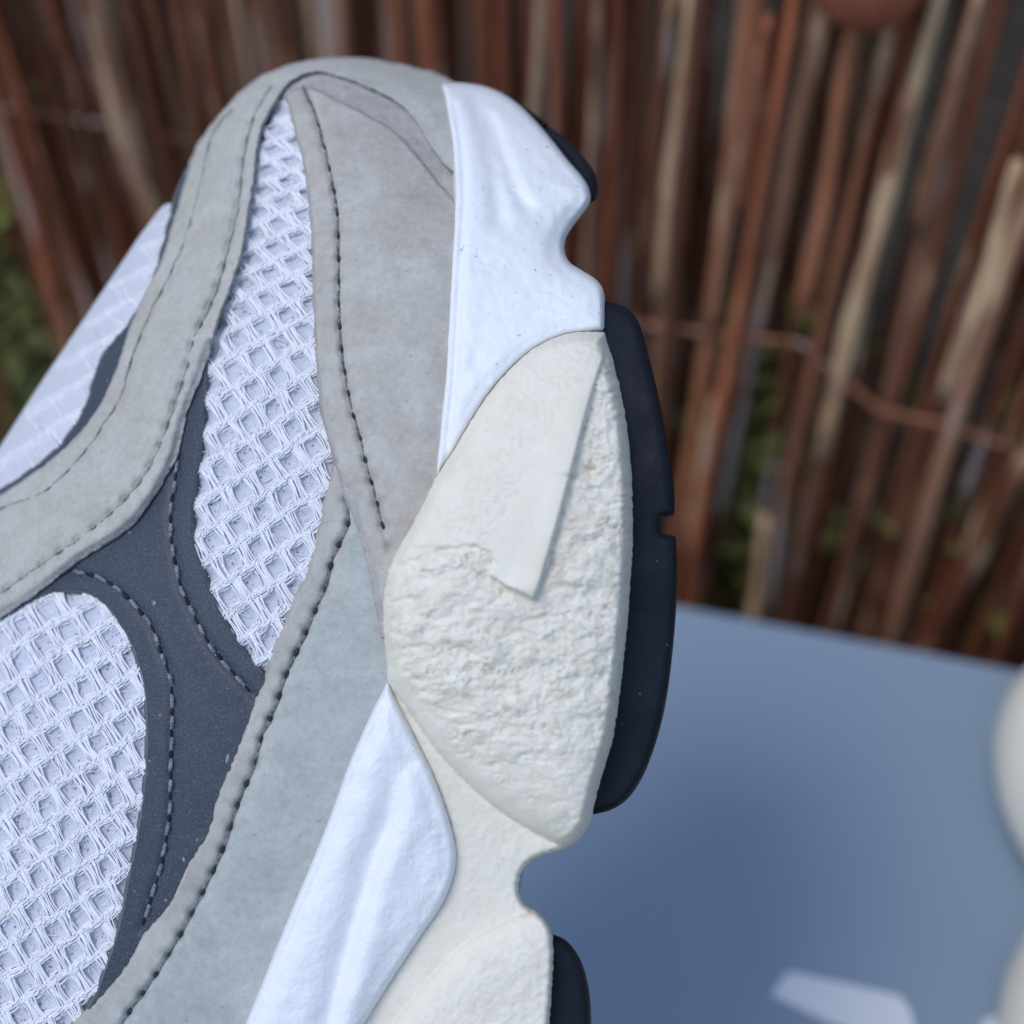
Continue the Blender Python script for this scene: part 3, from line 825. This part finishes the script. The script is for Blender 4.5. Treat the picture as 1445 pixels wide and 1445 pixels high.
panel('slate_strip', [(262, 236, 1), (244, 281), (230, 334), (210, 402), (186, 446), (147, 494), (133, 523), (118, 571), (84, 625), (40, 662), (-40, 715), (-100, 760, 1), (-60, 780, 1), (60, 690), (130, 620), (190, 510), (245, 390), (272, 280)],
      [M['slate'], M['slate_edge']], shoe, 0.0010, 4, 5, wob=0.6, wobs=14)

# --- pale strap that wraps the toe
def puff(A, B_, amp):
    def f(x, y, d, p):
        return amp * p * sstep(4, 30, d) + 0.00025 * fbm(x / 26, y / 26, 3) * p
    return f
def pucker(S, pitch, amp, wid):
    # leather drawn down at each needle hole, swelling between
    seg = np.r_[0, np.cumsum(np.hypot(*np.diff(S, axis=0).T))]
    def f(x, y):
        Q = np.c_[x, y]; dd = np.full(len(x), 1e9); ss = np.zeros(len(x))
        k = nearest(Q, S); dd = np.hypot(*(Q - S[k]).T); ss = seg[k]
        return -amp * np.exp(-(dd / wid) ** 2) * (0.5 + 0.5 * np.cos(2 * math.pi * ss / pitch)) ** 2
    return f
pk5, pk6, pk3, pk4 = pucker(S5, 30, 0.0008, 10), pucker(S6, 36, 0.0006, 10), pucker(S3, 33, 0.0009, 10), pucker(S4, 32, 0.0007, 10)
strap_out = [(0, 697), (-70, 740), (-170, 815, 1), (-190, 985, 1), (-100, 930), (0, 877), (42, 849), (83, 818), (114, 794), (149, 773), (187, 746), (215, 711), (239, 673), (253, 645), (270, 576), (287, 535), (301, 490), (311, 450), (329, 405), (346, 346), (353, 304),
             (362, 242), (370, 187), (388, 150), (412, 118), (445, 104), (494, 116), (528, 130), (560, 147), (587, 175), (611, 216), (640, 246), (668, 262, 1), (668, 130, 1), (625, 106), (600, 98), (560, 89), (520, 82), (480, 80), (440, 84), (400, 94), (371, 106), (341, 127), (302, 171), (276, 208), (264, 240), (257, 266), (242, 315), (228, 363), (203, 416), (179, 470), (160, 528), (140, 571), (107, 615), (63, 654)]
_lower_cut = line([(301, 490), (270, 576), (239, 673), (187, 746), (114, 794), (42, 849), (-100, 930)])
def strap_extra(x, y, d, p):
    h = puff(S5, S6, 0.0009)(x, y, d, p) + pk5(x, y) + pk6(x, y)
    k = dist_line(np.c_[x, y], _lower_cut)
    return h - 0.0014 * (1 - sstep(2, 17, k)) * (y > 470)         # bevelled raw edge
def two_tone(o, S, wmax, y0=None):
    # raw edge: the faces within wmax of a given outline run take the cut material
    me = o.data
    c = np.empty(len(me.polygons) * 3); me.polygons.foreach_get('center', c); c = c.reshape(-1, 3) + _O
    s = D / (D - c[:, 2]) / K
    Q = np.c_[c[:, 0] * s + CX, CX - c[:, 1] * s]
    k = dist_line(Q, S)
    mi = np.empty(len(me.polygons), np.int32); me.polygons.foreach_get('material_index', mi)
    jit = 2.5 * fbm(Q[:, 0] / 9, Q[:, 1] / 9, 2)
    mi[k + jit < wmax] = 1
    me.polygons.foreach_set('material_index', mi)
def strip_tone(o, cut, seam, lim):
    # the border between raw edge and seam is a warmer, rubbed nubuck
    me = o.data
    c = np.empty(len(me.polygons) * 3); me.polygons.foreach_get('center', c); c = c.reshape(-1, 3) + _O
    s = D / (D - c[:, 2]) / K
    Q = np.c_[c[:, 0] * s + CX, CX - c[:, 1] * s]
    k = dist_line(Q, cut) - dist_line(Q, seam)
    mi = np.empty(len(me.polygons), np.int32); me.polygons.foreach_get('material_index', mi)
    mi[(k < lim) & (mi == 0)] = 2
    me.polygons.foreach_set('material_index', mi)
strap = panel('toe_strap', strap_out, [M['strap'], M['cut']], shoe, 0.0032, 4, 4, seams=[(S5, 0.0007, 5), (S6, 0.0006, 5)], wob=1.6, wobs=11, extra=strap_extra, bstep=3)
two_tone(strap, _lower_cut, 13)

# backing seen as a rough band between the strap over the toe and the toe panel
panel('toe_backing', [(392, 132), (420, 104), (480, 98), (540, 122), (590, 160), (625, 205), (665, 235, 1), (665, 330, 1), (600, 260), (540, 200), (470, 160), (420, 150)], [M['cut']], shoe, 0.0011, 4, 4, extra=lambda x, y, d, p: 0.0002 * fbm(x / 7, y / 7, 3))

# --- quarter panel (lower) and toe panel (over it)
quarter_out = [(474, 640, 1), (466, 670), (455, 710), (449, 744), (441, 777), (431, 808), (416, 840), (402, 874), (386, 912), (374, 950), (360, 983), (343, 1028), (325, 1076), (304, 1125), (291, 1173), (263, 1218), (239, 1270), (199, 1319), (173, 1365), (135, 1409), (98, 1447), (30, 1520), (-60, 1610, 1),
               (100, 1900, 1), (380, 1480), (430, 1350), (480, 1240), (525, 1120), (575, 1000), (590, 940), (580, 860), (560, 780), (530, 690, 1)]
_q_cut = line([(470, 650), (455, 710), (431, 808), (386, 912), (343, 1028), (291, 1173), (239, 1270), (173, 1365), (98, 1447), (-60, 1610)])
quarter = panel('quarter_panel', quarter_out, [M['quarter'], M['cut_warm'], M['strip']], shoe, 0.0020, 6, 4, seams=[(S3, 0.0009, 4.0)], wob=2.2, wobs=5, bstep=3,
                extra=lambda x, y, d, p: 0.0004 * p * sstep(4, 60, d) + 0.0002 * fbm(x / 30, y / 30, 3) + pk3(x, y))
strip_tone(quarter, _q_cut, S3, 21)
toe_out = [(401, 128, 1), (414, 181), (428, 237), (437, 310), (440, 379), (442, 465), (446, 534), (451, 580), (458, 611), (469, 652), (482, 699), (496, 735), (505, 763), (516, 810), (526, 860), (534, 905, 1), (570, 900, 1), (580, 800), (640, 700), (655, 560), (665, 420), (672, 310, 1), (639, 277), (611, 245), (587, 214), (556, 182), (515, 158), (473, 137), (435, 121)]
_t_cut = line([(440, 420), (442, 465), (451, 580), (469, 652), (496, 735), (516, 810), (534, 905)])
def toe_extra(x, y, d, p):
    k = dist_line(np.c_[x, y], _t_cut)
    wdt = 6 + 10 * sstep(600, 720, y)
    return 0.0008 * p * sstep(4, 60, d) + 0.0002 * fbm(x / 34, y / 34, 3) + pk4(x, y) - 0.0013 * (1 - np.clip(k / wdt, 0, 1)) * (y > 420)
toep = panel('toe_panel', toe_out, [M['toe'], M['cut']], shoe, 0.0042, 5, 4, seams=[(S4, 0.0009, 4.5)], wob=1.2, wobs=12, bstep=3, extra=toe_extra)
two_tone(toep, line([(446, 540), (451, 580), (469, 652)]), 8)
two_tone(toep, line([(476, 680), (496, 735), (516, 810), (534, 905)]), 15)

# --- stitches
def stitches(parent, S, pitch, base_off, top, gap, mats, ply=1.7, depth=0.0, dark=True, ymax=1460, fill=0.62, zig=1.6):
    seg = np.r_[0, np.cumsum(np.hypot(*np.diff(S, axis=0).T))]
    s = 4.0
    r = random.Random(int(S[0, 0]))
    while s + pitch < seg[-1]:
        L0 = pitch * fill * r.uniform(0.88, 1.1)
        t = np.linspace(0, 1, 13)
        q = np.c_[np.interp(s + t * L0, seg, S[:, 0]), np.interp(s + t * L0, seg, S[:, 1])]
        if q[:, 1].max() < ymax and q[:, 0].min() > -15:
            tg = np.gradient(q, axis=0); tg /= np.hypot(*tg.T)[:, None]; nr = np.c_[-tg[:, 1], tg[:, 0]]
            jit = r.uniform(-0.8, 0.8); skew = r.uniform(-0.4, 1.0) * zig * 1.6
            q = q + nr * (jit + skew * (t[:, None] - .5))
            lines_ = []
            arch = np.sin(math.pi * t) ** 0.5
            zb = zbase(q[:, 0], q[:, 1]) + base_off
            for ph in (0, math.pi):
                a = 2 * math.pi * t * 2.2 + ph
                qq = q + nr * (np.cos(a) * ply * 0.62)[:, None]
                z = zb + top * arch - 0.0003 * (1 - arch) + np.sin(a) * ply * 0.62 * K
                lines_.append((P(qq[:, 0], qq[:, 1], z), ply * K * (0.55 + 0.45 * arch)))
            n0 = len(lines_)
            fm_split = None
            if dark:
                # dark slug whose colour paints the shade of the needle hole between stitches
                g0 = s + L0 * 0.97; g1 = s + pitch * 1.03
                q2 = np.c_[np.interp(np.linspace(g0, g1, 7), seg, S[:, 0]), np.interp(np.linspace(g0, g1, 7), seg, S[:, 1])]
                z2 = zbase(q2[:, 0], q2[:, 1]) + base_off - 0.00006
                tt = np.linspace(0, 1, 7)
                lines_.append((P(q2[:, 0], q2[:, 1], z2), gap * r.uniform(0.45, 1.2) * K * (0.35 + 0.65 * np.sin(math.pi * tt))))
            o = tubes('stitch', lines_, mats, parent, 6)
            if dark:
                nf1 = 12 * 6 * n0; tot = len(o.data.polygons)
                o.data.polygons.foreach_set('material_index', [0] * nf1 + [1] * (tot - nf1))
        s += pitch
stitches(overlay, S1, 30, 0.00095, 0.00026, 3.2, [M['thread_grey'], M['hole_shade_black']], 2.3)
stitches(overlay, S2, 30, 0.00095, 0.00026, 3.6, [M['thread_grey'], M['hole_shade_black']], 2.3)
stitches(quarter, S3, 33, 0.0013, 0.00026, 2.9, [M['thread_hole_taupe'], M['hole_shade_dark']], 1.9, fill=0.72, zig=3.0)
stitches(toep, S4, 32, 0.00375, 0.00026, 2.9, [M['thread_hole_taupe'], M['hole_shade_dark']], 1.9, fill=0.72, zig=3.0)
stitches(strap, S5, 30, 0.0033, 0.00012, 1.7, [M['thread_pale'], M['thread_hole_taupe']], 1.5, fill=0.6)
stitches(strap, S6, 36, 0.0033, 0.00012, 1.7, [M['thread_pale'], M['thread_hole_taupe']], 1.5, fill=0.6)

# --- outsole pods
def pod_extra(x, y, d, p): return 0.00015 * fbm(x / 30, y / 30, 3)
rub = lambda out, off, ew, tk: panel('outsole_pod', out, [M['rubber']], shoe, off, ew, 5, rnd=True, solid=True, extra=pod_extra, tuck=tk)
rub([(830, 424, 1), (862, 426), (884, 434), (900, 452), (912, 490), (925, 540), (936, 590), (945, 640), (951, 690), (952, 728, 1), (933, 731, 1), (932, 752, 1), (954, 757, 1), (956, 800), (954, 860), (947, 940), (938, 1000), (925, 1050), (906, 1098), (885, 1128), (862, 1143), (835, 1150, 1), (800, 1150, 1), (800, 430, 1)], 0.0030, 12, 60)
rub([(750, 1318, 1), (782, 1319), (800, 1328), (818, 1352), (829, 1385), (834, 1425), (832, 1500), (815, 1600), (790, 1700), (740, 1720, 1), (720, 1700, 1)], 0.0030, 14, 130)
rub([(570, 96, 1), (600, 99), (630, 112), (690, 124), (735, 146), (775, 178), (812, 208), (834, 236), (843, 260), (840, 281), (826, 290, 1), (780, 280, 1), (700, 200, 1), (600, 130, 1)], -0.004, 8, 60)

# --- cream midsole
J1 = [(853, 471), (826, 471), (800, 475), (775, 484), (750, 498), (720, 525), (700, 547), (680, 575), (660, 608), (640, 642), (615, 677)]
J2 = [(547, 958), (570, 1000), (600, 1060), (622, 1108), (638, 1155), (648, 1195), (648, 1222), (640, 1252), (625, 1284), (600, 1320), (560, 1380), (520, 1442), (480, 1500), (400, 1620)]
cream_out = [(853, 466, 1)] + [(x_ - 5, y_ - 6) for x_, y_ in J1[1:-1]] + [(611, 674), (595, 708), (575, 745), (553, 785), (543, 812), (538, 850), (539, 890), (545, 930), (546, 964), (562, 1003), (592, 1063), (614, 1111), (630, 1157), (638, 1195), (638, 1222), (631, 1249), (617, 1279), (592, 1315), (552, 1375), (512, 1437), (463, 1505), (360, 1680), (200, 1900), (250, 2300), (500, 2380),
             (680, 2350, 1), (720, 2000), (760, 1700), (772, 1500), (777, 1420), (781, 1345), (777, 1312), (762, 1290), (742, 1277), (733, 1262), (734, 1238), (745, 1219), (765, 1208), (795, 1199), (818, 1184), (832, 1163), (842, 1125), (853, 1085), (866, 1040), (876, 975), (885, 890), (892, 800), (894, 740), (892, 670), (886, 605), (874, 540), (862, 495)]
bulge = cr_closed([(870, 440), (780, 440), (700, 520), (600, 660), (545, 770), (515, 860), (540, 945), (575, 1000), (618, 1060), (665, 1110), (715, 1150), (765, 1180), (800, 1195), (835, 1200), (900, 1100), (940, 800), (920, 560)], 6)
bulge2 = cr_closed([(640, 1345), (690, 1312), (738, 1290), (785, 1285), (850, 1400), (850, 1700), (600, 1800), (450, 1700), (520, 1500)], 6)
RIDGE = line([(852, 505), (842, 535), (826, 590), (812, 645), (800, 690), (788, 735), (772, 790), (757, 838), (752, 846)])
TEAR = [(752, 846), (738, 838), (722, 832), (705, 822), (688, 811), (700, 798), (694, 782), (672, 770), (650, 769), (632, 772), (612, 780), (600, 779), (588, 789), (570, 792), (556, 802), (543, 814)]
SKIN = np.vstack([RIDGE, np.array(TEAR)[1:], np.array([(520, 820), (520, 700), (600, 560), (700, 440), (860, 440)], float)])
FLAP = np.vstack([RIDGE, np.array([(738, 838), (722, 832), (705, 822), (690, 811), (712, 768), (742, 700), (780, 622), (818, 556), (846, 510)], float)])
def signed(Q, poly):
    d = dist_line(Q, poly, True); return np.where(inside(Q, poly), d, -d)
def cream_fields(x, y):
    Q = np.c_[x, y]
    Q2 = Q + np.c_[2.2 * fbm(x / 9, y / 9, 2), 2.2 * fbm(x / 9 + 50, y / 9, 2)]
    return signed(Q, bulge), signed(Q, bulge2), signed(Q2 if False else Q + np.c_[1.2 * fbm(x / 7, y / 7, 2), 2.5 * fbm(x / 7 + 50, y / 7, 2)] * (y > 755)[:, None] * (x < 735)[:, None], SKIN), dist_line(Q, RIDGE)
def cream_extra(x, y, d, p):
    b1, b2, sk, rd = cream_fields(x, y)
    h = 0.0075 * np.sqrt(np.maximum(0, 1 - (1 - np.clip(b1 / 150, 0, 1)) ** 2)) * sstep(0, 26, d + 8)
    h = h + 0.0032 * np.sqrt(np.maximum(0, 1 - (1 - np.clip(b2 / 70, 0, 1)) ** 2))
    skin = sstep(-1.0, 2.2, sk)
    worn = (1 - skin) * sstep(0, 40, b1)
    # the skin that is still on stands proud, swelling towards the ridge
    h = h + skin * (0.0003 + 0.0011 * sstep(500, 720, y) * np.exp(-(rd / 30) ** 2)) * sstep(0, 10, d)
    Qx = np.c_[x, y]; fl = signed(Qx, FLAP); flap = sstep(-26, 14, fl)
    h = h + skin * 0.0005 * flap + skin * (1 - flap) * (0.00010 * ridged(x / 11, y / 9, 2) + 0.00016 * fbm(x / 6, y / 5, 3, 0.6)) * sstep(0, 40, b1)
    h = h + (1 - worn) * (1 - skin) * 0.00010 * fbm(x / 7, y / 7, 3, 0.6) + 0.00014 * sstep(0, 40, b2) * fbm(x / 8, y / 8, 3, 0.65)
    # lip curling at the torn tip
    h = h + skin * 0.0007 * np.exp(-(((x - 735) / 30) ** 2 + ((y - 828) / 16) ** 2))
    h = h - worn * 0.0003 * np.exp(-(np.maximum(0, -sk) / 10) ** 2)
    wx = x + 9 * fbm(x / 40, y / 40, 2); wy = y + 9 * fbm(x / 40 + 9, y / 40 + 4, 2)
    fade = 1 - 0.55 * sstep(1000, 1120, y + (x < 640) * 60)
    cr_ = ridged(wx / 19, wy / 11, 3)
    cn = np.abs(fbm(wx / 30 + 70, wy / 15 + 30, 3)); crack = np.exp(-(cn / 0.035) ** 2) * sstep(0.42, 0.62, vnoise(x / 42 + 9, y / 42))
    h = h + worn * fade * (0.00020 * cr_ + 0.00023 * fbm(wx / 7, wy / 5, 3, 0.65) + 0.0006 * fbm(wx / 36, wy / 22, 2) - 0.0005 * crack)
    h = h + (1 - worn) * 0.00010 * fbm(x / 24, y / 24, 3)
    # pocks in the worn face
    for (cx_, cy_, rx, ry, a) in ((832, 664, 9, 6, 0.0009), (812, 672, 18, 4, 0.0006), (845, 690, 10, 4, 0.0005), (560, 797, 14, 6, 0.0007), (625, 776, 34, 4, 0.0007)):
        h = h - a * np.exp(-((x - cx_) / rx) ** 2 - ((y - cy_) / ry) ** 2)
    return h
def cream_wear(x, y, d):
    b1, b2, sk, rd = cream_fields(x, y)
    fl = sstep(-14, 8, signed(np.c_[x, y], FLAP)); skin = sstep(-1.5, 1.5, sk)
    wv = (1 - skin) * sstep(0, 45, b1) * (1 - 0.4 * sstep(1020, 1120, y)) + skin * (1 - fl) * 0.42 * sstep(0, 30, b1)
    return np.maximum(wv, np.where(y > 900, 0.22 + 0.2 * sstep(0, 40, b2), 0))
cream = panel('cream_midsole', cream_out, [M['cream']], shoe, 0.0034, 8, 2.6, rnd=True, solid=True, extra=cream_extra, wear=cream_wear, bstep=3, tuck=60, wob=1.4, wobs=4)
cream['label'] = 'cream midsole foam with cracked crumbling bulge'

# --- white midsole pieces
wt_out = [(622, 116, 1), (650, 117), (680, 121), (705, 130), (730, 146), (756, 171), (780, 199), (803, 228), (822, 250), (831, 266), (833, 284), (824, 299), (808, 320), (798, 338), (797, 355), (804, 370), (822, 382), (842, 395), (851, 408), (854, 430), (854, 467, 1)] + J1[1:-1] + [(613, 680, 1), (614, 650), (619, 600), (625, 540), (629, 480), (633, 400), (638, 320), (640, 270), (636, 200), (628, 150)]
G1 = line([(674, 150), (684, 185), (694, 225), (701, 270), (706, 310)])
G2 = line([(692, 170), (704, 200), (715, 232), (726, 264), (742, 290)])
RIM = line([(640, 150), (650, 210), (655, 275), (652, 330), (648, 400), (644, 480), (640, 545), (633, 610), (626, 660)])
CRS = line([(745, 268), (770, 256), (800, 266), (828, 276)])
def wt_extra(x, y, d, p):
    Q = np.c_[x, y]
    h = 0.0006 * p * sstep(4, 30, d)
    h = h - 0.0009 * np.exp(-(dist_line(Q, G1) / 13) ** 2) - 0.0011 * np.exp(-(dist_line(Q, G2) / 11) ** 2) + 0.0004 * np.exp(-(dist_line(Q, CRS) / 10) ** 2)
    h = h - 0.0007 * np.exp(-(dist_line(Q, RIM) / 6) ** 2) * (x > 610)
    h = h - 0.0050 * np.exp(-(((x - 835) / 60) ** 2 + ((y - 335) / 40) ** 2))
    h = h - 0.0006 * np.exp(-(((x - 690) / 26) ** 2 + ((y - 372) / 14) ** 2)) * (0.5 + 0.5 * fbm(x / 8, y / 5, 3))
    return h + 0.0003 * fbm(x / 28, y / 28, 3) + 0.00012 * ridged(x / 16, y / 10, 2) * sstep(0.5, 0.75, vnoise(x / 60 + 3, y / 60 + 8))
panel('white_toe_midsole', wt_out, [M['white_foam']], shoe, 0.0056, 9, 3.5, rnd=True, solid=True, extra=wt_extra, tuck=45)['label'] = 'white moulded foam at the toe of the midsole'
wl_out = [(547, 960, 1)] + [(x_ - 3, y_) for x_, y_ in J2[1:]] + [(330, 1720, 1), (250, 1700, 1), (300, 1560), (345, 1446), (372, 1380), (400, 1310), (425, 1250), (450, 1190), (470, 1138), (490, 1082), (510, 1035), (530, 992)]
G3 = line([(572, 1078), (559, 1096), (549, 1153), (528, 1208), (511, 1263), (494, 1322), (476, 1388), (462, 1445), (440, 1530)])
LEFT = line([(530, 992), (490, 1082), (450, 1190), (400, 1310), (345, 1446), (300, 1560)])
def wl_extra(x, y, d, p):
    Q = np.c_[x, y]; g3 = dist_line(Q, G3)
    sgn = x - np.interp(y, G3[:, 1], G3[:, 0])
    fadein = sstep(1070, 1180, y)
    h = -0.0016 * np.exp(-(g3 / np.where(sgn < 0, 20, 13)) ** 2) * (0.3 + 0.7 * fadein)
    h = h + 0.0008 * np.exp(-((g3 - 30) / 20) ** 2) * (sgn > 0) * fadein
    h = h + 0.0008 * p * sstep(6, 40, d)
    ll = dist_line(Q, LEFT)
    h = h - 0.0006 * np.exp(-((ll - 13) / 5) ** 2)
    return h + 0.00006 * ridged((x + 5 * fbm(x / 20, y / 20, 2)) / 9, (y + 5 * fbm(x / 20 + 7, y / 20, 2)) / 7, 2) * p + 0.0002 * fbm(x / 30, y / 30, 2)
panel('white_side_midsole', wl_out, [M['white_wrinkle']], shoe, 0.0056, 11, 3.2, rnd=True, solid=False, skirt=0.012, extra=wl_extra)['label'] = 'white wrinkled foam blade with a long groove'
